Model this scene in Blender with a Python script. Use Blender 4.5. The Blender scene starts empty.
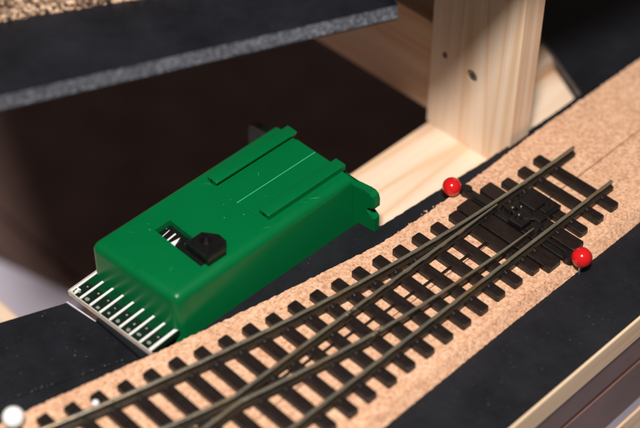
import bpy, bmesh, math, random
from mathutils import Vector, Matrix, noise

random.seed(7)
S = 0.001                      # everything below is measured in millimetres
scene = bpy.context.scene
C = scene.collection

# ------------------------------------------------------------------ camera
cam_data = bpy.data.cameras.new("camera")
cam = bpy.data.objects.new("camera", cam_data)
C.objects.link(cam)
cam.location = (177.565*S, -286.548*S, 298.580*S)
pitch, yaw = 0.769686, -0.796890          # down, and turned left of +Y
cam.rotation_euler = (math.pi/2 - pitch, 0, -yaw)
cam_data.sensor_width = 36.0
cam_data.lens = 1483.287/640*36.0
cam_data.clip_start = 0.01
cam_data.clip_end = 50
cam_data.dof.use_dof = True
cam_data.dof.focus_distance = 0.420
cam_data.dof.aperture_fstop = 7.0
scene.camera = cam

# ------------------------------------------------------------------ light
world = bpy.data.worlds.new("World")
scene.world = world
world.use_nodes = True
bg = world.node_tree.nodes["Background"]
bg.inputs[0].default_value = (1.0, 0.80, 0.70, 1)
bg.inputs[1].default_value = 0.085

key = bpy.data.lights.new("key_lamp", 'AREA')
key.shape = 'DISK'
key.size = 0.072
key.energy = 7.0
key.color = (1.0, 0.955, 0.90)
key_ob = bpy.data.objects.new("key_lamp", key)
C.objects.link(key_ob)
key_ob.location = (0.180, -0.315, 0.562)
key_ob.rotation_euler = (Vector((-0.04, -0.06, 0)) - key_ob.location).to_track_quat('-Z', 'Y').to_euler()

vs = scene.view_settings
vs.view_transform = 'Standard'
vs.look = 'None'
vs.exposure = 0.0
vs.gamma = 1.0
vs.use_curve_mapping = False

# ------------------------------------------------------------------ materials
def new_mat(name):
    m = bpy.data.materials.new(name)
    m.use_nodes = True
    nt = m.node_tree
    return m, nt, nt.nodes["Principled BSDF"]

def coords(nt, scale, kind='Object'):
    tc = nt.nodes.new('ShaderNodeTexCoord')
    mp = nt.nodes.new('ShaderNodeMapping')
    mp.inputs['Scale'].default_value = scale if hasattr(scale, '__len__') else (scale,)*3
    nt.links.new(tc.outputs[kind], mp.inputs[0])
    return mp.outputs[0]

def ntex(nt, vec, scale, detail=3, rough=0.55, dist=0.0):
    n = nt.nodes.new('ShaderNodeTexNoise')
    n.inputs['Scale'].default_value = scale
    n.inputs['Detail'].default_value = detail
    n.inputs['Roughness'].default_value = rough
    n.inputs['Distortion'].default_value = dist
    nt.links.new(vec, n.inputs['Vector'])
    return n.outputs['Fac']

def ramp(nt, fac, stops, interp='LINEAR'):
    r = nt.nodes.new('ShaderNodeValToRGB')
    el = r.color_ramp.elements
    r.color_ramp.interpolation = interp
    while len(el) < len(stops):
        el.new(0.5)
    for e, (p, c) in zip(el, stops):
        e.position = p
        e.color = (*c, 1) if len(c) == 3 else c
    nt.links.new(fac, r.inputs[0])
    return r.outputs[0]

def mix(nt, fac, a, b, mode='MIX'):
    m = nt.nodes.new('ShaderNodeMix')
    m.data_type = 'RGBA'
    m.blend_type = mode
    for sock, v in ((m.inputs[0], fac), (m.inputs[6], a), (m.inputs[7], b)):
        if hasattr(v, 'links') or isinstance(v, bpy.types.NodeSocket):
            nt.links.new(v, sock)
        else:
            sock.default_value = v if not hasattr(v, '__len__') else ((*v, 1) if len(v) == 3 else v)
    return m.outputs[2]

def bump(nt, bsdf, height, strength, dist):
    b = nt.nodes.new('ShaderNodeBump')
    b.inputs['Strength'].default_value = strength
    b.inputs['Distance'].default_value = dist
    nt.links.new(height, b.inputs['Height'])
    nt.links.new(b.outputs[0], bsdf.inputs['Normal'])

def plain(name, col, rough=0.5, metal=0.0, var=0.25, vscale=900, bstr=0.15, spec=0.5, coat=0.0):
    m, nt, b = new_mat(name)
    v = coords(nt, 1.0)
    n = ntex(nt, v, vscale, 4, 0.6)
    lo = tuple(c*(1-var) for c in col)
    hi = tuple(min(1, c*(1+var)) for c in col)
    nt.links.new(ramp(nt, n, [(0.3, lo), (0.7, hi)]), b.inputs['Base Color'])
    rr = ramp(nt, ntex(nt, v, vscale*0.35, 4, 0.65), [(0.3, (rough*0.8,)*3), (0.7, (min(1, rough*1.2),)*3)])
    nt.links.new(rr, b.inputs['Roughness'])
    b.inputs['Metallic'].default_value = metal
    b.inputs['Specular IOR Level'].default_value = spec
    b.inputs['Coat Weight'].default_value = coat
    if bstr:
        bump(nt, b, n, bstr, 0.0001)
    return m

def cork_mat(name, dark):
    m, nt, b = new_mat(name)
    v = coords(nt, 1.0)
    def vor(scale, feat='F1'):
        t = nt.nodes.new('ShaderNodeTexVoronoi')
        t.inputs['Scale'].default_value = scale
        t.feature = feat
        nt.links.new(v, t.inputs['Vector'])
        return t
    big = vor(1350)
    sml = vor(2600)
    bw = nt.nodes.new('ShaderNodeRGBToBW'); nt.links.new(big.outputs['Color'], bw.inputs[0])
    bw2 = nt.nodes.new('ShaderNodeRGBToBW'); nt.links.new(sml.outputs['Color'], bw2.inputs[0])
    mixed = nt.nodes.new('ShaderNodeMix'); mixed.inputs[0].default_value = 0.55
    nt.links.new(bw.outputs[0], mixed.inputs[2])
    nt.links.new(ntex(nt, v, 1300, 5, 0.7), mixed.inputs[3])
    if dark:
        c1 = ramp(nt, mixed.outputs[0], [(0.40, (0.012, 0.010, 0.010)), (0.48, (0.14, 0.085, 0.055)), (0.57, (0.50, 0.33, 0.22)), (0.74, (0.78, 0.58, 0.43))])
    else:
        c1 = ramp(nt, mixed.outputs[0], [(0.26, (0.44, 0.225, 0.130)), (0.38, (0.61, 0.350, 0.215)), (0.54, (0.70, 0.425, 0.275)), (0.74, (0.79, 0.535, 0.38))])
    c2 = ramp(nt, bw2.outputs[0], [(0.10, (0.58, 0.46, 0.40)), (0.32, (0.95, 0.94, 0.93)), (0.8, (1.0, 1.0, 1.0))])
    col = mix(nt, 0.8, c1, c2, 'MULTIPLY')
    n = ntex(nt, v, 95, 4, 0.6)
    col = mix(nt, 1.0, col, ramp(nt, n, [(0.3, (0.88, 0.84, 0.82)), (0.7, (1, 1, 1))]), 'MULTIPLY')
    pit = ntex(nt, v, 900, 2, 0.5)
    col = mix(nt, 1.0, col, ramp(nt, pit, [(0.24, (0.40, 0.28, 0.22)), (0.32, (1, 1, 1))]), 'MULTIPLY')
    nt.links.new(col, b.inputs['Base Color'])
    b.inputs['Roughness'].default_value = 0.9
    b.inputs['Specular IOR Level'].default_value = 0.25
    h = nt.nodes.new('ShaderNodeMath'); h.operation = 'ADD'
    nt.links.new(mixed.outputs[0], h.inputs[0])
    nt.links.new(ntex(nt, v, 2200, 3), h.inputs[1])
    bump(nt, b, h.outputs[0], 0.28, 0.0003 if not dark else 0.0009)
    return m

def pine_mat(name, axis, tone=1.0, tint=(1, 1, 1)):
    """soft pine, grain stretched along one axis"""
    m, nt, b = new_mat(name)
    sc = [70.0, 70.0, 70.0]
    sc[axis] = 3.5
    v = coords(nt, tuple(sc))
    fine = [900.0]*3
    fine[axis] = 18.0
    v2 = coords(nt, tuple(fine))
    n = ntex(nt, v, 1.0, 2, 0.5, 0.6)
    w = nt.nodes.new('ShaderNodeMath'); w.operation = 'MULTIPLY'; w.inputs[1].default_value = 5.0
    nt.links.new(n, w.inputs[0])
    fr = nt.nodes.new('ShaderNodeMath'); fr.operation = 'PINGPONG'; fr.inputs[1].default_value = 0.5
    nt.links.new(w.outputs[0], fr.inputs[0])
    a = tuple(c*tone*t for t, c in zip(tint, (0.77, 0.575, 0.425)))
    c = tuple(c*tone*t for t, c in zip(tint, (0.72, 0.49, 0.32)))
    d = tuple(c*tone*t for t, c in zip(tint, (0.81, 0.635, 0.49)))
    col = ramp(nt, fr.outputs[0], [(0.04, c), (0.16, a), (0.45, d)])
    f = ntex(nt, v2, 1.0, 3, 0.6)
    col = mix(nt, 1.0, col, ramp(nt, f, [(0.3, (0.93, 0.91, 0.89)), (0.65, (1, 1, 1))]), 'MULTIPLY')
    nt.links.new(col, b.inputs['Base Color'])
    b.inputs['Roughness'].default_value = 0.62
    b.inputs['Specular IOR Level'].default_value = 0.3
    bump(nt, b, f, 0.25, 0.0002)
    return m

def black_paint(name, rough=0.55, col=(0.0055, 0.006, 0.0088)):
    m, nt, b = new_mat(name)
    v = coords(nt, 1.0)
    n = ntex(nt, v, 55, 5, 0.65)
    c = ramp(nt, n, [(0.3, tuple(x*0.75 for x in col)), (0.7, tuple(x*1.5 for x in col))])
    sp = ntex(nt, v, 1100, 2, 0.5)
    c = mix(nt, ramp(nt, sp, [(0.70, (0, 0, 0)), (0.78, (0.35, 0.35, 0.35))]), c, (0.10, 0.10, 0.11))
    nt.links.new(c, b.inputs['Base Color'])
    nt.links.new(ramp(nt, n, [(0.3, (rough*0.85,)*3), (0.7, (rough*1.2,)*3)]), b.inputs['Roughness'])
    b.inputs['Specular IOR Level'].default_value = 0.35
    bump(nt, b, ntex(nt, v, 420, 5, 0.7), 0.35, 0.0003)
    return m

def rail_mat(name, shift=1.0):
    m, nt, b = new_mat(name)
    v = coords(nt, 1.0)
    n = ntex(nt, v, 60, 4, 0.55)
    n2 = ntex(nt, v, 1400, 3, 0.6)
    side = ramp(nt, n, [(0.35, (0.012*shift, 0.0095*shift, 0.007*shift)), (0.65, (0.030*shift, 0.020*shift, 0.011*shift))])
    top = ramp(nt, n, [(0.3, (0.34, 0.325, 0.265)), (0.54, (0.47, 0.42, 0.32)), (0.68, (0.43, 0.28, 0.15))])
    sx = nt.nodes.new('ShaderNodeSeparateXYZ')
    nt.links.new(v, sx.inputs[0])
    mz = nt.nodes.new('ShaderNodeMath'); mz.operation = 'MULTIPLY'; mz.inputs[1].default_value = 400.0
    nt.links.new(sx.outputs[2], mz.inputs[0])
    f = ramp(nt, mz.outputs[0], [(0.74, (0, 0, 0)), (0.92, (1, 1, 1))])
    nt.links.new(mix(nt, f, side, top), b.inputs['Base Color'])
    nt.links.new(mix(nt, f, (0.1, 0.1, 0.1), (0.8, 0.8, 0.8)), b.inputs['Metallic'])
    nt.links.new(ramp(nt, n2, [(0.3, (0.22,)*3), (0.7, (0.38,)*3)]), b.inputs['Roughness'])
    bump(nt, b, n2, 0.2, 0.0001)
    return m

def foam_mat(name):
    m, nt, b = new_mat(name)
    v = coords(nt, 1.0)
    t = nt.nodes.new('ShaderNodeTexVoronoi'); t.inputs['Scale'].default_value = 1900
    nt.links.new(v, t.inputs['Vector'])
    bw = nt.nodes.new('ShaderNodeRGBToBW'); nt.links.new(t.outputs['Color'], bw.inputs[0])
    c = ramp(nt, bw.outputs[0], [(0.2, (0.05, 0.056, 0.072)), (0.55, (0.085, 0.094, 0.115)), (0.92, (0.25, 0.27, 0.31))])
    n = ntex(nt, v, 60, 4, 0.6)
    c = mix(nt, 1.0, c, ramp(nt, n, [(0.3, (0.7,)*3), (0.7, (1,)*3)]), 'MULTIPLY')
    nt.links.new(c, b.inputs['Base Color'])
    b.inputs['Roughness'].default_value = 0.6
    bump(nt, b, bw.outputs[0], 0.7, 0.0005)
    return m

def green_mat(name):
    m, nt, b = new_mat(name)
    v = coords(nt, 1.0)
    n = ntex(nt, v, 30, 3, 0.5)
    nt.links.new(ramp(nt, n, [(0.3, (0.0005, 0.106, 0.028)), (0.7, (0.0006, 0.120, 0.033))]), b.inputs['Base Color'])
    sm = ntex(nt, v, 70, 5, 0.7)
    nt.links.new(ramp(nt, sm, [(0.35, (0.24,)*3), (0.7, (0.36,)*3)]), b.inputs['Roughness'])
    b.inputs['Specular IOR Level'].default_value = 0.22
    bump(nt, b, ntex(nt, v, 260, 4, 0.6), 0.06, 0.0002)
    return m

M = {}
M['cork'] = cork_mat('cork', False)
M['cork_dark'] = cork_mat('cork_ballast', True)
M['pine_x'] = pine_mat('pine_along_x', 0)
M['pine_shade'] = pine_mat('shade_tinted_pine', 0, 0.95, (1.0, 0.85, 0.72))  # pine with the joist's warm shade put into tone and tint
M['pine_y'] = pine_mat('pine_along_y', 1)
M['pine_z'] = pine_mat('pine_along_z', 2)
M['ply'] = pine_mat('plywood_edge', 1, 0.86, (1.0, 0.97, 0.86))
M['black'] = black_paint('black_paint')
M['black2'] = black_paint('black_card', 0.5, (0.006, 0.0065, 0.0095))
M['foam'] = foam_mat('grey_foam_core')
M['sleeper'] = plain('brown_sleeper_plastic', (0.010, 0.0055, 0.0045), 0.42, var=0.3, vscale=700, bstr=0.25)
def grain(name):
    nt = M[name].node_tree
    b = nt.nodes['Principled BSDF']
    for l in list(b.inputs['Normal'].links):
        nt.links.remove(l)
    g = ntex(nt, coords(nt, (110, 1300, 1300)), 1.0, 4, 0.65, 0.4)
    bump(nt, b, g, 0.55, 0.0003)
grain('sleeper')
M['bar'] = plain('black_moulded_plastic', (0.007, 0.0055, 0.0055), 0.38, var=0.3, vscale=700, bstr=0.2)
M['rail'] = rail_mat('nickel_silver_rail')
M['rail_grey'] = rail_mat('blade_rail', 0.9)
M['steel'] = plain('bright_steel', (0.62, 0.62, 0.62), 0.22, 1.0, 0.1)
M['zinc'] = plain('zinc_screw', (0.22, 0.22, 0.21), 0.45, 0.6, 0.3, 800, 0.4)
M['green'] = green_mat('green_abs_plastic')
M['green_line'] = plain('stressed_green_plastic', (0.05, 0.36, 0.19), 0.35, var=0.1)
M['pcb'] = plain('dark_circuit_board', (0.006, 0.016, 0.010), 0.22, var=0.2, bstr=0.0)
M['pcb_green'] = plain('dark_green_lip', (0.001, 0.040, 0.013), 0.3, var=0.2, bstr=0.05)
M['shaded_lug'] = plain('shaded_green_plastic', (0.004, 0.012, 0.008), 0.45, var=0.2, bstr=0.05)  # lug plastic darkened to near black, its shadow put into the colour
M['pcb_edge'] = plain('fibreglass_edge', (0.58, 0.50, 0.43), 0.6, var=0.15)
M['white'] = plain('white_silkscreen', (0.68, 0.67, 0.65), 0.4, var=0.05)
M['solder'] = plain('dull_tinned_pad', (0.30, 0.30, 0.29), 0.4, 0.3, 0.3, 1500)
M['slide'] = plain('black_slide_plastic', (0.006, 0.006, 0.006), 0.3, var=0.3, bstr=0.1)
M['red'] = plain('glossy_red_plastic', (0.56, 0.010, 0.012), 0.16, var=0.06, vscale=200, bstr=0.03, coat=0.3)
M['white_ball'] = plain('glossy_white_plastic', (0.82, 0.81, 0.80), 0.2, var=0.03, vscale=200, bstr=0.0)
M['brown'] = plain('brown_laminate', (0.125, 0.074, 0.066), 0.5, var=0.22, vscale=40, bstr=0.05)
M['brown_lip'] = plain('red_brown_edging', (0.20, 0.055, 0.025), 0.5, var=0.2, vscale=60, bstr=0.05)
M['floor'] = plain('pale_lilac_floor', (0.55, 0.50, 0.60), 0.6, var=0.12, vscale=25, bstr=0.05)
M['rim'] = plain('pale_lilac_grey', (0.55, 0.53, 0.58), 0.5, var=0.15)
M['knot'] = plain('dark_knot', (0.07, 0.035, 0.02), 0.6, var=0.3)

# ------------------------------------------------------------------ helpers
def link(name, mesh, mat, parent=None, loc=(0, 0, 0), rz=0.0):
    o = bpy.data.objects.new(name, mesh)
    C.objects.link(o)
    if mat is not None and not mesh.materials:
        mesh.materials.append(M[mat])
    o.location = Vector(loc)*S
    o.rotation_euler = (0, 0, rz)
    if parent is not None:
        o.parent = parent
        o.location = Vector(loc)*S - total(parent)
    return o

def total(o):
    t = Vector((0, 0, 0))
    while o is not None:
        t += o.location
        o = o.parent
    return t

def mesh_of(bm, smooth=False):
    me = bpy.data.meshes.new('mesh')
    bmesh.ops.recalc_face_normals(bm, faces=bm.faces)
    if smooth:
        for f in bm.faces:
            f.smooth = True
    bmesh.ops.scale(bm, vec=(S, S, S), verts=bm.verts)
    bm.to_mesh(me)
    bm.free()
    if smooth:
        me.set_sharp_from_angle(angle=math.radians(38))
    return me

def thing(name, label, cat, loc=(0, 0, 0), group=None, rz=0.0):
    o = bpy.data.objects.new(name, None)
    C.objects.link(o)
    o.empty_display_size = 0.01
    o.location = Vector(loc)*S
    o.rotation_euler = (0, 0, rz)
    tag(o, label, cat, group)
    return o

def tag(o, label, cat, group=None, kind=None):
    o['label'] = label
    o['category'] = cat
    if group:
        o['group'] = group
    if kind:
        o['kind'] = kind
    return o

def box_bm(x0, x1, y0, y1, z0, z1, bev=0.0, seg=2, bm=None):
    own = bmesh.new()
    bmesh.ops.create_cube(own, size=1)
    for v in own.verts:
        v.co = Vector(((x0+x1)/2 + v.co.x*(x1-x0), (y0+y1)/2 + v.co.y*(y1-y0), (z0+z1)/2 + v.co.z*(z1-z0)))
    if bev:
        bmesh.ops.bevel(own, geom=own.edges[:], offset=bev, segments=seg, profile=0.5, affect='EDGES', clamp_overlap=True)
    if bm is None:
        return own
    join(bm, own)
    return bm

def join(bm, other):
    vm = {}
    for v in other.verts:
        vm[v] = bm.verts.new(v.co)
    for f in other.faces:
        try:
            bm.faces.new([vm[v] for v in f.verts])
        except ValueError:
            pass
    other.free()

def prism_bm(pts, z0, z1, bev=0.0, seg=2, top_inset=None):
    """vertical prism over a polygon (pts in x, y)"""
    bm = bmesh.new()
    lo = [bm.verts.new((x, y, z0)) for x, y in pts]
    tp = top_inset if top_inset else pts
    hi = [bm.verts.new((x, y, z1)) for x, y in tp]
    n = len(pts)
    bm.faces.new(lo[::-1]); top = bm.faces.new(hi)
    for i in range(n):
        bm.faces.new((lo[i], lo[(i+1) % n], hi[(i+1) % n], hi[i]))
    if bev:
        bmesh.ops.bevel(bm, geom=list(top.edges), offset=bev, segments=seg, profile=0.5, affect='EDGES', clamp_overlap=True)
    return bm

def cyl_bm(x, y, z0, z1, r, seg=16, r2=None, bm=None, bev=0.0):
    own = bmesh.new()
    r2 = r if r2 is None else r2
    lo = [own.verts.new((x+r*math.cos(2*math.pi*i/seg), y+r*math.sin(2*math.pi*i/seg), z0)) for i in range(seg)]
    hi = [own.verts.new((x+r2*math.cos(2*math.pi*i/seg), y+r2*math.sin(2*math.pi*i/seg), z1)) for i in range(seg)]
    own.faces.new(lo[::-1]); top = own.faces.new(hi)
    for i in range(seg):
        own.faces.new((lo[i], lo[(i+1) % seg], hi[(i+1) % seg], hi[i]))
    if bev:
        bmesh.ops.bevel(own, geom=list(top.edges), offset=bev, segments=2, affect='EDGES', clamp_overlap=True)
    if bm is None:
        return own
    join(bm, own)
    return bm

def boolean_cut(body_me, cutters):
    """returns body minus cutter meshes"""
    ob = bpy.data.objects.new('tmp_body', body_me)
    C.objects.link(ob)
    cs = []
    for cme in cutters:
        co = bpy.data.objects.new('tmp_cut', cme)
        C.objects.link(co)
        cs.append(co)
        md = ob.modifiers.new('cut', 'BOOLEAN')
        md.operation = 'DIFFERENCE'
        md.solver = 'EXACT'
        md.object = co
    dg = bpy.context.evaluated_depsgraph_get()
    dg.update()
    me = bpy.data.meshes.new_from_object(ob.evaluated_get(dg))
    bpy.data.objects.remove(ob)
    for co in cs:
        bpy.data.objects.remove(co)
    return me

# ------------------------------------------------------------------ setting far below
flr = link('floor', mesh_of(box_bm(-2600, 2200, -1600, 3200, -310, -300)), 'floor')
flr['kind'] = 'structure'
# brown table: top panel with a lipping strip round it
table = thing('table', 'dark brown laminate table under the layout, with lipped edge', 'table', (-200, 150, -300))
link('table_top', mesh_of(box_bm(-900, -8.7, -61.6, 900, -168, -150, 0.6)), 'brown', table)
link('edge_lip', mesh_of(box_bm(-6.2, 6, -75, 900, -168, -149.9, 0.8)), 'brown', table)
link('edge_lip', mesh_of(box_bm(-900, -6.4, -75, -62.8, -168, -149.9, 0.8)), 'brown', table)
link('edge_inlay', mesh_of(box_bm(-8.6, -6.25, -62.7, 900, -168, -149.6, 0.3)), 'brown_lip', table)
for (lx, ly) in ((-60, 40), (-60, 800), (-860, 40), (-860, 800)):
    link('leg', mesh_of(box_bm(lx-25, lx+25, ly-25, ly+25, -300, -168, 1.5)), 'brown', table)

sheet = link('lit_patch', mesh_of(prism_bm([(-226.8, -79.4), (-184.2, -67.6), (-172, -110), (-300, -146), (-300, -99.6)], -149.85, -149.6)), 'floor')  # added sheet, its pale colour stands for light falling on the table
tag(sheet, 'pale lilac sheet standing for a lit patch on the brown table, left of the motor contacts', 'light patch')
fas = thing('side_fascia', 'dark brown laminate fascia with a red line, below the pale edge of the front board', 'fascia', (40, -40, -51))
link('upper_panel', mesh_of(box_bm(36, 43.2, -235, 160, -28.2, -15.1, 0.3)), 'brown', fas)
link('red_inlay', mesh_of(box_bm(36, 42.6, -235, 160, -31.0, -28.2)), 'brown_lip', fas)
link('lower_panel', mesh_of(box_bm(36, 43.2, -235, 160, -51, -31.0, 0.3)), 'brown', fas)
link('lilac_strip', mesh_of(box_bm(36, 43.0, -235, 160, -57.4, -51.02, 0.3)), 'floor', fas)  # pale strip added in floor colour, filling the gap under the fascia
rb = link('lower_batten', mesh_of(box_bm(28, 43.6, -235, 160, -110, -57.5, 0.6)), 'pine_y')
tag(rb, 'pale pine batten just showing in the bottom right corner, under the brown fascia', 'batten')

# ------------------------------------------------------------------ pine frame
beam = link('frame_beam', mesh_of(box_bm(-60.3, -22, -240, 170, -60, -15, 0.7)), 'pine_y')
tag(beam, 'long pine beam whose bright flat top runs beneath the green motor and post', 'beam')

post = thing('pine_post', 'upright pine post with a screw in its face, standing on the beam', 'post', (-44, 0, -15))
pb = mesh_of(box_bm(-61, -26.8, -5.3, 4.2, -15, 150, 0.5))
hole = mesh_of(box_bm(-1, 1, -1, 1, -1, 1))
hbm = bmesh.new()
bmesh.ops.create_cone(hbm, cap_ends=True, segments=24, radius1=2.1, radius2=2.1, depth=6)
bmesh.ops.rotate(hbm, verts=hbm.verts, matrix=Matrix.Rotation(math.pi/2, 3, 'X'))
bmesh.ops.translate(hbm, verts=hbm.verts, vec=(-43.8, -5.3, 13.4))
link('shaft', boolean_cut(pb, [mesh_of(hbm)]), 'pine_z', post)
sbm = bmesh.new()
bmesh.ops.create_cone(sbm, cap_ends=True, segments=20, radius1=1.9, radius2=1.6, depth=1.0)
bmesh.ops.rotate(sbm, verts=sbm.verts, matrix=Matrix.Rotation(math.pi/2, 3, 'X'))
bmesh.ops.translate(sbm, verts=sbm.verts, vec=(-43.8, -4.5, 13.4))
scr = link('screw_head', mesh_of(sbm, True), 'zinc', post)
kb = box_bm(-45.0, -42.6, -5.1, -4.9, 13.1, 13.7)
box_bm(-44.1, -43.5, -5.1, -4.9, 12.0, 14.8, bm=kb)
link('cross_slot', mesh_of(kb), 'knot', scr)
kn = bmesh.new()
bmesh.ops.create_cone(kn, cap_ends=True, segments=14, radius1=0.9, radius2=0.9, depth=0.3)
bmesh.ops.rotate(kn, verts=kn.verts, matrix=Matrix.Rotation(math.pi/2, 3, 'X'))
bmesh.ops.scale(kn, verts=kn.verts, vec=(1, 1, 1.25))
bmesh.ops.translate(kn, verts=kn.verts, vec=(-55, -5.25, 15.2))
link('knot', mesh_of(kn), 'knot', post)

joist = link('pine_joist', mesh_of(box_bm(-420, -61.3, -2.0, 14, -13.5, 21.5, 0.5)), 'pine_shade')
tag(joist, 'shaded pine joist running left from the post, under the raised board', 'beam')

blk = link('pine_block', mesh_of(box_bm(-57, -48, 34.0, 46, -15, -8.6, 0.4)), 'pine_y')
tag(blk, 'small pine packing block behind the post, under the black board', 'wood block')

end = link('frame_batten', mesh_of(box_bm(-220, -120.4, -190, -131.3, -75, -60, 0.6)), 'pine_x')
tag(end, 'pine batten corner at the left edge, below the black boards', 'batten')

# ------------------------------------------------------------------ black boards
def board(name, label, outline, z0, z1, side_mat, top_mat, skin=0.8, cat='board', face=None, bev=0.0):
    cx = sum(p[0] for p in outline)/len(outline)
    cy = sum(p[1] for p in outline)/len(outline)
    t = thing(name, label, cat, (cx, cy, z0))
    link('core', mesh_of(prism_bm(outline, z0, z1-skin, bev, 2)), side_mat, t)
    link('painted_face', mesh_of(prism_bm(face or outline, z1-skin+0.02, z1, 0.25, 1)), top_mat, t)
    return t

left_edge = [(-27.5, 160), (-27.5, 15), (-27.7, 5), (-27.5, -9), (-29.3, -38.5), (-30.4, -58.6), (-36.3, -62.0), (-36.4, -95), (-36.3, -131), (-41.9, -143), (-53.1, -174), (-78, -235)]
def ragged(pts, step, amp, seed):
    out = []
    for (a, b) in zip(pts[:-1], pts[1:]):
        d = Vector((b[0]-a[0], b[1]-a[1]))
        n = max(1, int(d.length/step))
        perp = Vector((-d.y, d.x)).normalized()
        for i in range(n):
            p = Vector(a) + d*(i/n)
            k = noise.noise(Vector((p.x*0.9, p.y*0.9, seed))) + 0.6*noise.noise(Vector((p.x*2.7, p.y*2.7, seed+5)))
            p += perp*k*amp
            out.append((p.x, p.y))
    out.append(pts[-1])
    return out
main_out = [(44, -235), (44, 160)] + ragged(left_edge[:6], 1.2, 0.35, 3.0) + left_edge[6:]
main_face = [(43.3, -235), (43.3, 160)] + main_out[2:]
main_board = board('track_board', 'long black painted board with pale wooden edge, carrying the cork and track', main_out, -15, -5, 'ply', 'black', face=main_face, bev=0.45)

side_out = [(-77.2, -160.0), (-70.6, -142.4), (-59.1, -141.3), (-59.1, -136.8), (-40.4, -136.8), (-42.2, -143.0), (-53.5, -174.2), (-78.5, -235), (-105, -235)]
side_board = board('side_board', 'black board corner at lower left, under the contacts of the green motor', side_out, -15, -5.15, 'ply', 'black2')
link('lit_floor_strip', mesh_of(prism_bm([(-70.9, -142.25), (-59.0, -141.1), (-59.0, -140.75), (-70.7, -141.9)], -12, -5.2)), 'rim', side_board)  # pale strip added for the lit floor glimpsed past the board
link('rest_block', mesh_of(box_bm(-58.9, -39.5, -141.0, -137.2, -5.1, -3.75, 0.1, 1)), 'black2', side_board)

rear_out = [(-27.9, 32.0), (-27.9, 160), (-120, 160), (-120, 79.5), (-54.4, 45.6)]
rear_board = board('rear_board', 'black board with slanting front edge, behind the cork at upper right', rear_out, -8.6, -5.4, 'foam', 'black2', skin=1.2)

# cork roadbed, two halves laid side by side
cork_left = [(-55, -235), (-45.6, -176), (-43.2, -165), (-36.4, -135), (-29.6, -100), (-25.6, -77), (-23.8, -66), (-22.9, -46), (-23.5, -14), (-24.0, 6), (-23.6, 56), (-23.6, 140)]
def cork(name, label, outer, inner_x, flip, sl):
    out = ragged(outer, 0.7, 0.38 if flip else 0.24, 11.0 if flip else 23.0)
    bm = bmesh.new()
    rows = []
    for (x, y) in out:
        row = [bm.verts.new((inner_x, y, -5.0))]
        for k, z in enumerate((-5.0, -4.2, -3.4, -2.6, -2.0)):
            t = (z+5.0)/3.0
            jx = 0.0 if k == 0 else 0.3*noise.noise(Vector((x*0.5, y*0.85, z*1.3)))
            row.append(bm.verts.new((x + sl*t + jx*(0.7 if flip else 1.0), y + 0.2*noise.noise(Vector((y*1.3, z*2.0, 8))), z)))
        row.append(bm.verts.new((inner_x + 0.10*noise.noise(Vector((y*0.5, 3, 1))), y, -2.0)))
        rows.append(row)
    for a, b in zip(rows[:-1], rows[1:]):
        n = len(a)
        for k in range(n):
            bm.faces.new((a[k], a[(k+1) % n], b[(k+1) % n], b[k]))
    bm.faces.new(rows[0]); bm.faces.new(rows[-1][::-1])
    o = link(name, mesh_of(bm, True), 'cork')
    tag(o, label, 'cork strip', 'two halves of the cork roadbed')
    return o
cork('cork_strip', 'half of the cork roadbed nearest the green motor, curving left', cork_left, -2.05, True, 0.2)
cork('cork_strip', 'straight half of the cork roadbed along the outer side, by the lower red pin', [(21.2, -235), (21.2, -120), (21.0, -60), (21.4, -20), (21.2, 140)], -1.62, False, -2.4)

# loose crumbs of cork on the black strip
cb = bmesh.new()
spots = [(-25.2, -44.6), (-24.6, -47.0), (-24.4, -42.0), (-24.6, -52.0), (-25.4, -56.0), (-24.2, -39)]
for (x, y) in spots:
    for k in range(random.randint(1, 4)):
        sp = bmesh.new()
        bmesh.ops.create_icosphere(sp, subdivisions=1, radius=random.uniform(0.12, 0.36))
        for v in sp.verts:
            v.co *= random.uniform(0.6, 1.2)
            v.co += Vector((x+random.uniform(-0.02, 0.02), y, -4.85))
        dx, dy = random.uniform(-0.8, 0.8), random.uniform(-0.8, 0.8)
        for v in sp.verts:
            v.co.x += dx; v.co.y += dy
        join(cb, sp)
crumbs = link('cork_crumbs', mesh_of(cb), 'cork')
tag(crumbs, 'loose crumbs of cork lying on the black board', 'crumbs', kind='stuff')

db = bmesh.new()
def fleck(x, y, z, r):
    a0 = random.uniform(0, 6.28)
    vs_ = [db.verts.new((x+r*random.uniform(0.5, 1.1)*math.cos(a0+k*1.2566), y+r*random.uniform(0.5, 1.1)*math.sin(a0+k*1.2566), z+0.03)) for k in range(5)]
    db.faces.new(vs_)
    ap = db.verts.new((x, y, z+r*0.5))
    for k in range(5):
        db.faces.new((vs_[k], vs_[(k+1) % 5], ap))
for i in range(16):
    fleck(random.uniform(24, 43), random.uniform(-140, 10), -5.0, random.choice((0.05, 0.07, 0.12)))
for i in range(9):
    x = random.uniform(-76, -50)
    fleck(x, random.uniform(-158, -146), -5.15, random.choice((0.06, 0.08, 0.12)))
for i in range(26):
    k = random.random()
    fleck(-42.6-10.8*k+random.uniform(-0.3, 0.3)-0.4, -143-31*k, -5.15, random.choice((0.05, 0.07, 0.10)))
for i in range(20):
    fleck(random.uniform(-100, -30), random.uniform(66, 120), -5.4, random.choice((0.08, 0.12)))
for i in range(14):
    fleck(random.uniform(-66, -42), random.uniform(-122, -70), 11.0, random.choice((0.06, 0.09, 0.13)))
dust = link('dust_flecks', mesh_of(db), 'rim')
tag(dust, 'pale flecks of dust on the black boards and green motor', 'dust', kind='stuff')

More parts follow.
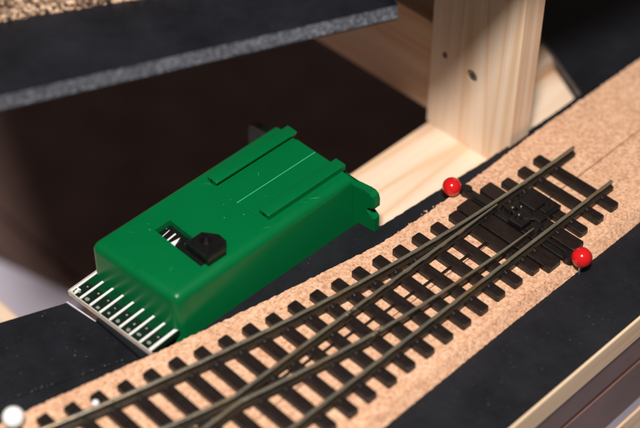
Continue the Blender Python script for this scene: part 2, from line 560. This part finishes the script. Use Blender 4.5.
# ------------------------------------------------------------------ raised board at upper left
A, B = Vector((-74.7, -148.1)), Vector((-33.0, -52.5))
e = (B-A).normalized()
nrm = Vector((-e.y, e.x))
P0 = A - e*7
up_out = [tuple(P0), tuple(B), tuple(B+nrm*105), tuple(P0+nrm*105)]
upper = thing('raised_board', 'raised black foam board with speckled grey cut edge at upper left', 'board', (-110, -80, 65))
def edge_board(z0, z1):
    bm = bmesh.new()
    front = ragged([tuple(P0), tuple(B)], 0.9, 0.12, 41.0)
    endl = ragged([tuple(B), tuple(B+nrm*105)], 0.9, 0.12, 47.0)
    pts = front[:-1] + endl + [tuple(P0+nrm*105)]
    return prism_bm(pts, z0, z1)
link('foam_core', mesh_of(edge_board(65.5, 69.6)), 'foam', upper)
link('top_face', mesh_of(prism_bm(up_out, 69.63, 70.0)), 'black2', upper)
link('bottom_face', mesh_of(prism_bm(up_out, 65.0, 65.47)), 'black2', upper)
link('riser', mesh_of(box_bm(-150, -136, 0, 12, 21.6, 64.98)), 'pine_z', upper)
# unseen board added above the post, shaped to shade post and joist
caster_outline = [(0, -22), (-3.5, -45), (-7.3, -70), (-13, -72), (-130, -86), (-200, 40), (-60, 90), (5, 20)]
link('shadow_caster', mesh_of(prism_bm(caster_outline, 108, 113)), 'black2', upper)

# ballasted cork strip on it
u1, u2 = Vector((-98.7, -130.9)), Vector((-84.0, -103.5))
d12 = (u2-u1).normalized()
q0, q1 = u1-d12*8, u2+d12*80
inn = Vector((-d12.y, d12.x))
bm = bmesh.new()
nx, ny = 240, 70
grid = {}
for i in range(nx+1):
    for j in range(ny+1):
        p = q0 + (q1-q0)*(i/nx) + inn*(40*j/ny)
        zz = 72.2 + 0.55*noise.noise(Vector((p.x*1.1, p.y*1.1, 2.0))) + 0.35*noise.noise(Vector((p.x*2.6, p.y*2.6, 7.0)))
        if j == 0:
            p = p - inn*(0.5*noise.noise(Vector((p.x*0.8, p.y*0.8, 9.0))))
            zz = 70.02
        elif j == 1:
            zz -= 0.7
        grid[i, j] = bm.verts.new((p.x, p.y, zz))
for i in range(nx):
    for j in range(ny):
        bm.faces.new((grid[i, j], grid[i+1, j], grid[i+1, j+1], grid[i, j+1]))
upc = link('ballast_bed', mesh_of(bm), 'cork_dark')
tag(upc, 'speckled tan and black granular roadbed on the raised board', 'roadbed')

# ------------------------------------------------------------------ turnout track
K = 0.000835
def cl(y):                                    # curve of the diverging route
    return -K*y*y if y < 0 else 0.0
PITCH = 7.2215
turnout = thing('railway_turnout', 'model railway turnout with brown sleepers and metal rails on the cork', 'track', (0, -90, -2))

RAIL = [(-1.15, 0), (1.15, 0), (1.15, 0.30), (1.0, 0.40), (0.28, 0.62), (0.28, 1.55), (0.47, 1.85), (0.47, 2.18), (0.40, 2.36), (0.26, 2.45), (-0.26, 2.45), (-0.40, 2.36), (-0.47, 2.18), (-0.47, 1.85), (-0.28, 1.55), (-0.28, 0.62), (-1.0, 0.40), (-1.15, 0.30)]
BLADE = [(-0.38, 0.1), (0.85, 0.1), (0.85, 0.33), (0.28, 0.60), (0.28, 1.55), (0.42, 1.8), (0.42, 2.22), (0.30, 2.42), (-0.28, 2.42), (-0.38, 2.3)]
def sweep(path, prof, tip=None, tip_len=14):
    bm = bmesh.new()
    rings = []
    n = len(path)
    for i, (x, y) in enumerate(path):
        a = path[max(0, i-1)]; b = path[min(n-1, i+1)]
        d = Vector((b[0]-a[0], b[1]-a[1])).normalized()
        s = Vector((d.y, -d.x))               # to the right of travel
        k = 1.0
        if tip:
            ty = path[-1 if tip == 'end' else 0]
            dist = (Vector(ty)-Vector((x, y))).length
            k = min(1.0, 0.35 + 0.65*dist/tip_len)
        rings.append([bm.verts.new((x+s.x*o*k, y+s.y*o*k, z)) for o, z in prof])
    m = len(prof)
    for r, q in zip(rings[:-1], rings[1:]):
        for j in range(m):
            bm.faces.new((r[j], r[(j+1) % m], q[(j+1) % m], q[j]))
    bm.faces.new(rings[0][::-1]); bm.faces.new(rings[-1])
    return mesh_of(bm)
def path(fn, y0, y1, step=3.0):
    n = max(2, int(abs(y1-y0)/step))
    return [(fn(y0+(y1-y0)*i/n), y0+(y1-y0)*i/n) for i in range(n+1)]
G = 8.72
HEEL, TOE = -93.0, -33.4
stockL = lambda y: -G + 0.2 + cl(y)
stockR = lambda y: G
inL = lambda y: -G
inR = lambda y: G + cl(y)
bladeL = lambda y: max(-G+0.5*max(0, (y-HEEL)/(TOE-HEEL)), stockL(y)+1.05)
bladeR = lambda y: G + cl(y) - 2.3*max(0, (y-HEEL)/(TOE-HEEL))**1.2
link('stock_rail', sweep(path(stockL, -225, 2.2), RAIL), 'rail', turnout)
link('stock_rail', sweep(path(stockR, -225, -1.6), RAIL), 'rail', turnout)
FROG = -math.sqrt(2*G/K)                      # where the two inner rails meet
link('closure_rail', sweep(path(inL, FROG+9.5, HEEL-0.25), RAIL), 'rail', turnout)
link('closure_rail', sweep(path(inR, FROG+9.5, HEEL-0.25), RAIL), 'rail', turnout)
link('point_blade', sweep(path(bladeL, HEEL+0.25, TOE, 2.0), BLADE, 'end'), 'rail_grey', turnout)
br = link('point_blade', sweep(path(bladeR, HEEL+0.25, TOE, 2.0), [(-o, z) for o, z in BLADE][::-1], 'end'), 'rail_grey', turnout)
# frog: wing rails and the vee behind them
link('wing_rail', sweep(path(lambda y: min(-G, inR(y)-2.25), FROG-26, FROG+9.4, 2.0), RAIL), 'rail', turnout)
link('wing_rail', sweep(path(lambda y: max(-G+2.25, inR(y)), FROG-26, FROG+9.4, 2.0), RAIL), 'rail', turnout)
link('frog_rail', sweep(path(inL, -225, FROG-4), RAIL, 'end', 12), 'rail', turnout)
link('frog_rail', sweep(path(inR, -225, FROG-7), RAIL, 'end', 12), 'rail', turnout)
# hinges of the blades
hb = cyl_bm(0, 0, 0.2, 2.52, 0.62, 14, bev=0.15)
hme = mesh_of(hb, True)
for (hx, hy) in ((-G+0.1, HEEL-1.6), (-G+0.1, HEEL+1.6), (inR(HEEL)-0.1, HEEL-1.6), (inR(HEEL)-0.1, HEEL+1.6)):
    link('hinge_pin', hme, 'rail', turnout, (hx, hy, 0))
fish = mesh_of(box_bm(-0.85, 0.85, -3.6, 3.6, 0.15, 1.6, 0.2, 1))
link('hinge_plate', fish, 'rail_grey', turnout, (-G, HEEL, 0))
link('hinge_plate', fish, 'rail_grey', turnout, (inR(HEEL), HEEL, 0))

def sleeper_me(x0, x1, w, c=0.42):
    h = w/2
    pts = [(x0+c, -h), (x1-c, -h), (x1, -h+c), (x1, h-c), (x1-c, h), (x0+c, h), (x0, h-c), (x0, -h+c)]
    return mesh_of(prism_bm(pts, -2.0, 0.0, 0.28, 2))
chair_bm = bmesh.new()
for sx in (-1, 1):
    box_bm(sx*1.5-0.5, sx*1.5+0.5, -0.75, 0.75, -0.05, 0.55, 0.22, 1, bm=chair_bm)
    box_bm(sx*1.1-0.35, sx*1.1+0.35, -0.55, 0.55, 0.3, 0.78, 0.15, 1, bm=chair_bm)
chair_me = mesh_of(chair_bm, True)
for n in range(1, 30):
    y = -PITCH*n
    wdt = 3.5
    x0, x1 = -15.0 + cl(y), 15.0
    if n == 4: y, wdt, x0, x1 = -27.9, 5.0, -17.4, 17.6
    if n == 5: y, wdt, x0, x1 = -38.2, 5.4, -17.5, 17.8
    x0 += random.uniform(-0.25, 0.25); x1 += random.uniform(-0.25, 0.25)
    s = link('sleeper', sleeper_me(x0, x1, wdt), 'sleeper', turnout, (0, y+random.uniform(-0.12, 0.12), 0))
    xs = [stockL(y), G]
    if y < HEEL-2 and y > FROG+9: xs += [inL(y), inR(y)]
    if y < FROG-4: xs += [inL(y), inR(y)]
    for cx in xs:
        link('chair', chair_me, 'sleeper', s, (cx, y, 0))
    if HEEL < y < -43:
        sl_me = mesh_of(box_bm(-2.4, 2.4, -1.2, 1.2, -0.05, 0.12, 0.05, 1))
        link('slide_plate', sl_me, 'sleeper', s, (inL(y)-0.2, y, 0))
        link('slide_plate', sl_me, 'sleeper', s, (inR(y)-0.8, y, 0))
# webs that tie the sleepers together beneath the rails
for fn, y0 in ((stockL, -222), (stockR, -222)):
    link('web', sweep(path(fn, y0, -7.0), [(-0.8, -1.95), (0.8, -1.95), (0.8, -0.55), (-0.8, -0.55)]), 'sleeper', turnout)
# moulding nubs between sleepers
for n in range(6, 24):
    y = -PITCH*(n+0.5)
    link('nub', mesh_of(box_bm(-0.35, 0.35, -2.1, 2.1, -1.95, -1.2, 0.1, 1)), 'sleeper', turnout, (-1.6 + cl(y)*0.45, y, 0))

# throw bar and spring housing
tb = box_bm(-20.2, 18.6, -34.5, -31.4, -1.85, -0.35, 0.25, 1)
box_bm(-19.0, -8.5, -34.2, -33.2, -0.4, 0.45, 0.2, 1, bm=tb)
box_bm(9.8, 17.6, -32.6, -31.7, -0.4, 0.5, 0.2, 1, bm=tb)
cyl_bm(-20.2, -33.0, -1.85, 0.6, 1.75, 16, bm=tb, bev=0.3)
cyl_bm(18.3, -33.0, -1.85, 0.7, 1.7, 16, bm=tb, bev=0.3)
bar = link('throw_bar', mesh_of(tb), 'bar', turnout)
for (bx_, by_) in ((bladeL(TOE+0.6), TOE+1.2), (bladeR(TOE+0.6), TOE+1.2)):
    link('blade_lug', mesh_of(cyl_bm(0, 0, -0.5, 0.9, 0.7, 12, bev=0.2), True), 'rail_grey', bar, (bx_, by_, 0))
hz = box_bm(-6.4, 4.6, -29.5, -19.6, -1.9, 1.5, 0.3, 1)
box_bm(-5.0, 1.0, -27.8, -21.5, 1.5, 2.6, 0.35, 1, bm=hz)
box_bm(1.4, 3.8, -26.0, -20.4, 1.5, 2.2, 0.3, 1, bm=hz)
box_bm(-7.2, -4.4, -31.6, -28.6, -1.0, 1.1, 0.3, 1, bm=hz)
box_bm(-3.0, 2.2, -34.8, -29.0, -0.6, 1.5, 0.35, 1, bm=hz)
box_bm(2.6, 5.8, -33.6, -28.6, -1.2, 0.6, 0.3, 1, bm=hz)
cyl_bm(-1.0, -32.2, 1.3, 2.3, 1.25, 14, bm=hz, bev=0.25)
cyl_bm(2.0, -23.0, 2.1, 2.8, 0.9, 14, bm=hz, bev=0.2)
box_bm(-6.0, -5.2, -26.5, -20.5, 1.4, 2.1, 0.2, 1, bm=hz)
house = link('spring_housing', mesh_of(hz), 'bar', turnout)
pin_me = mesh_of(cyl_bm(0, 0, 0, 0.35, 0.42, 10, bev=0.12), True)
for (px, py, pz) in ((-4.9, -30.2, 1.0), (-3.2, -28.5, 1.5), (-1.0, -32.2, 2.25)):
    link('pin', pin_me, 'steel', house, (px, py, pz))
lk = sweep([(-5.4, -31.0), (-2.8, -32.4), (0.6, -31.8), (3.0, -30.0)], [(-0.2, 1.5), (0.2, 1.5), (0.2, 1.85), (-0.2, 1.85)])
link('spring_wire', lk, 'rail_grey', house)

# ------------------------------------------------------------------ map pins
def map_pin(x, y, z, r, mat, label, group=None):
    t = thing('map_pin', label, 'pin', (x, y, -2), group)
    b = bmesh.new()
    bmesh.ops.create_uvsphere(b, u_segments=32, v_segments=20, radius=r)
    bmesh.ops.translate(b, verts=b.verts, vec=(x, y, z))
    link('head', mesh_of(b, True), mat, t)
    link('needle', mesh_of(cyl_bm(x, y, -9, z-r*0.8, 0.4, 10), True), 'steel', t)
    return t
map_pin(-23.2, -36.2, 1.1, 2.85, 'red', 'glossy red ball pin at the cork edge beside the pine beam', 'red ball pins at the throw bar')
map_pin(21.6, -31.7, 1.0, 2.95, 'red', 'glossy red ball pin at the end of the throw bar, above the front black board', 'red ball pins at the throw bar')
map_pin(-43.4, -178.9, 1.0, 2.9, 'white_ball', 'larger white ball pin at the bottom left corner')
map_pin(-33.2, -160.8, 0.0, 0.95, 'white_ball', 'tiny white pin head beside the rail at lower left')

# ------------------------------------------------------------------ green switch motor
motor = thing('switch_motor', 'glossy green plastic switch motor with circuit board contacts, lying on the beam', 'motor', (-55, -96, -15))
FL, FR, BR, BL = (-71.0, -132.4), (-37.7, -129.2), (-38.6, -62.0), (-72.0, -62.0)
bm = bmesh.new()
def quad(z, ins):
    cx, cy = -54.5, -96
    return [bm.verts.new((cx+(x-cx)*ins, cy+(y-cy)*ins, z)) for x, y in (FL, FR, BR, BL)]
lo = quad(-15, 1.0); hi = quad(11, 0.992)
bm.faces.new(lo[::-1]); bm.faces.new(hi)
for i in range(4):
    bm.faces.new((lo[i], lo[(i+1) % 4], hi[(i+1) % 4], hi[i]))
bm.edges.ensure_lookup_table()
sel = []
for ed in bm.edges:
    a, b = ed.verts
    if (a in lo) and (b in lo):
        continue
    if (a in (hi[2], hi[3])) and (b in (hi[2], hi[3])):
        continue
    if {a, b} in ({lo[2], hi[2]}, {lo[3], hi[3]}):
        continue
    sel.append(ed)
bmesh.ops.bevel(bm, geom=sel, offset=2.6, segments=6, profile=0.5, affect='EDGES', clamp_overlap=True)
body_me = mesh_of(bm)
cut1 = mesh_of(box_bm(-62.0, -42.5, -116.2, -110.6, 5.5, 14))
cut2 = mesh_of(box_bm(-80, -30, -130.0, -120, -25, -16.5))
body_me = boolean_cut(body_me, [cut1])
for f in body_me.polygons:
    f.use_smooth = True
body_me.set_sharp_from_angle(angle=math.radians(30))
body = link('housing', body_me, 'green', motor)
def rib(x0, x1, y0, y1, under):
    r = box_bm(x0, x1-under, y0+0.2, y1-0.1, 10.8, 12.0)
    box_bm(x0-0.02, x1, y0, y1, 11.9, 13.0, 0.4, 3, bm=r)
    return r
r1 = link('rib', mesh_of(rib(-66.9, -62.8, -92.6, -60.9, 0.8), True), 'green', motor)
r2 = link('rib', mesh_of(rib(-46.7, -42.7, -91.2, -60.9, 0.05), True), 'green', motor)
for rx, ry in ((-64.9, -92.7), (-44.6, -91.3)):
    pb_ = bmesh.new()
    bmesh.ops.create_cone(pb_, cap_ends=True, segments=12, radius1=0.45, radius2=0.45, depth=0.3)
    bmesh.ops.rotate(pb_, verts=pb_.verts, matrix=Matrix.Rotation(math.pi/2, 3, 'X'))
    bmesh.ops.translate(pb_, verts=pb_.verts, vec=(rx, ry+0.12, 12.4))
    link('rib_dimple', mesh_of(pb_), 'slide', r1 if rx < -60 else r2)
link('raised_plate', mesh_of(prism_bm([(-61.6, -93.6), (-46.6, -92.2), (-46.6, -62.05), (-61.6, -62.05)], 10.9, 11.35, 0.2, 1)), 'green', motor)
link('mould_line', mesh_of(box_bm(-54.02, -53.78, -93.0, -62.3, 11.3, 11.46, 0.05, 1)), 'green_line', motor)
link('seam_ridge', mesh_of(box_bm(-54.5, -54.2, -129.5, -117.2, 10.95, 11.06, 0.04, 1)), 'green', motor)
for (sx, sy, sa, sl_) in ((-66.2, -93.6, 0.9, 2.2), (-65.4, -93.2, 0.4, 1.4), (-41.2, -93.5, 1.2, 3.0), (-40.6, -76.0, 1.0, 3.4), (-41.2, -79.0, 0.8, 1.8), (-58.5, -80.5, 2.4, 2.0), (-50.2, -85.0, 0.2, 1.6), (-66.0, -121.5, 0.6, 2.6), (-47.5, -122.5, 2.0, 1.8)):
    dx, dy = math.cos(sa)*sl_/2, math.sin(sa)*sl_/2
    zb = 11.36 if -61 < sx < -47 and sy > -93 else 11.01
    link('scuff', mesh_of(prism_bm([(sx-dx, sy-dy), (sx-dy*0.03, sy+dx*0.03-0.03), (sx+dx, sy+dy), (sx+dy*0.03, sy-dx*0.03+0.05)], zb-0.2, zb+0.015)), 'green_line', motor)
# mounting flange with open slots
def flange_bm():
    pts = [(-72.2, -14.9), (-72.2, 5.5)]
    pts = [(-72.3, -14.9), (-72.3, 7.0), (-71, 7.6), (-39, 7.6), (-34, 8.9), (-32.2, 9.3), (-30.8, 8.5), (-30.2, 6.8), (-30.2, 4.3), (-30.8, 3.7), (-32.4, 3.7), (-33.4, 2.8), (-33.4, 1.8), (-32.4, 0.9), (-31.0, 0.9), (-30.2, 0.0), (-30.2, -4.95), (-36.45, -4.95), (-36.45, -14.9)]
    b = bmesh.new()
    fr = [b.verts.new((x, -61.9, z)) for x, z in pts]
    bk = [b.verts.new((x, -59.2, z)) for x, z in pts]
    ff = b.faces.new(fr); bf = b.faces.new(bk[::-1])
    n = len(pts)
    for i in range(n):
        b.faces.new((fr[i], bk[i], bk[(i+1) % n], fr[(i+1) % n]))
    bmesh.ops.bevel(b, geom=list(ff.edges)+list(bf.edges), offset=0.3, segments=2, affect='EDGES', clamp_overlap=True)
    return b
link('mounting_flange', mesh_of(flange_bm(), True), 'green', motor)
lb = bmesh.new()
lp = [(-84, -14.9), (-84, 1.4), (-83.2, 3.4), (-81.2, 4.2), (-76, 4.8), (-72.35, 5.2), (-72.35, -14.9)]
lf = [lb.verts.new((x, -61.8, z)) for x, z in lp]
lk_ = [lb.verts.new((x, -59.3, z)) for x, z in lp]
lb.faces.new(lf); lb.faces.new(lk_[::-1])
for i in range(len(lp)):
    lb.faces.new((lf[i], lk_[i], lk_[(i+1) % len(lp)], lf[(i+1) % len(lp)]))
lug = link('mounting_lug', mesh_of(lb), 'shaded_lug', motor)
lug['label'] = 'lug at the far end of the green motor, its shade painted nearly black'
# fulcrum slide in its window
link('scale_plate', mesh_of(box_bm(-61.9, -42.6, -116.1, -110.7, 5.5, 9.2)), 'slide', motor)
sc_p = motor.children[-1]
def flat(pts, z, h=0.05):
    return mesh_of(prism_bm(pts, z, z+h))
link('scale_mark', flat([(-60.05, -115.3), (-59.85, -115.2), (-60.4, -112.2), (-60.6, -112.2)], 9.22), 'white', sc_p)
link('scale_mark', flat([(-58.1, -115.3), (-57.6, -115.3), (-58.0, -111.9), (-58.5, -111.9)], 9.22), 'white', sc_p)
link('arrow_mark', flat([(-56.6, -115.6), (-54.7, -115.3), (-56.2, -112.0)], 9.22), 'white', sc_p)
sl = prism_bm([(-50.0, -114.8), (-41.0, -114.8), (-41.0, -108.4), (-42.8, -106.6), (-46.0, -106.4), (-50.0, -109.2)], 11.05, 14.2, 0.35, 2)
box_bm(-54.2, -41.8, -115.6, -111.2, 9.25, 10.9, 0.4, 1, bm=sl)
box_bm(-49.5, -43.0, -115.2, -111.3, 9.5, 11.3, bm=sl)
slide_me = boolean_cut(mesh_of(sl), [mesh_of(cyl_bm(-46.4, -110.8, 12.2, 16, 1.55, 20))])
fs = link('fulcrum_slide', slide_me, 'slide', motor)
link('slide_pin', mesh_of(cyl_bm(-52.4, -113.4, 10.9, 11.2, 0.35, 10), True), 'steel', fs)

# circuit board edge connector
ang = math.radians(3.6)
def rot(x, y, cx=-54.7, cy=-135.0):
    dx, dy = x-cx, y-cy
    return (cx+dx*math.cos(ang)-dy*math.sin(ang), cy+dx*math.sin(ang)+dy*math.cos(ang))
def rq(x0, x1, y0, y1):
    return [rot(x0, y0), rot(x1, y0), rot(x1, y1), rot(x0, y1)]
pcb = link('circuit_board', mesh_of(prism_bm(rq(-71.4, -38.0, -139.6, -126.5), -3.6, -2.0)), 'pcb', motor)
link('board_edge', mesh_of(prism_bm(rq(-71.5, -37.9, -139.85, -139.6), -3.65, -1.97)), 'pcb_edge', pcb)
link('board_edge', mesh_of(prism_bm(rq(-71.62, -71.42, -139.6, -128), -3.65, -1.97)), 'pcb_edge', pcb)
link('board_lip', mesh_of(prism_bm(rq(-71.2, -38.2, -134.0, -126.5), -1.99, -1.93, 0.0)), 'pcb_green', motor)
for i in range(9):
    x = -70.75 + i*3.98
    wd = 0.37 if i < 8 else 0.5
    link('white_bar', mesh_of(prism_bm(rq(x-wd, x+wd, -139.5, -129.3), -1.99, -1.80)), 'white', pcb)
random.seed(3)
for i in range(8):
    x = -70.75 + (i+0.5)*3.98
    link('contact_pad', mesh_of(prism_bm(rq(x-0.95, x+0.95, -139.4, -134.1), -1.995, -1.965)), 'pcb', pcb)
    for k in range(2):
        px = x + random.uniform(-0.35, 0.35); py = -138.0 + k*2.6 + random.uniform(-0.6, 0.6)
        rx, ry = rot(px, py)
        bmk = bmesh.new()
        n = 8
        rr = random.uniform(0.5, 0.75) if k == 0 else random.uniform(0.3, 0.45)
        vv = [bmk.verts.new((rx+rr*random.uniform(0.7, 1.2)*math.cos(2*math.pi*j/n), ry+rr*random.uniform(0.6, 1.1)*math.sin(2*math.pi*j/n), -1.955)) for j in range(n)]
        bmk.faces.new(vv)
        ap = bmk.verts.new((rx, ry, -1.85))
        for j in range(n):
            bmk.faces.new((vv[j], vv[(j+1) % n], ap))
        link('solder_spot', mesh_of(bmk, True), 'solder', pcb)
# printed figure 1 in its white box at the first contact
nb = prism_bm(rq(-71.2, -69.0, -139.5, -137.2), -1.99, -1.92)
num_box = link('number_box', mesh_of(nb), 'white', pcb)
n1 = prism_bm(rq(-70.35, -69.98, -139.1, -137.6), -1.915, -1.895)
join(n1, prism_bm(rq(-70.7, -69.6, -139.25, -138.95), -1.917, -1.897))
join(n1, prism_bm(rq(-70.7, -70.3, -137.95, -137.62), -1.913, -1.893))
link('number', mesh_of(n1), 'slide', pcb)
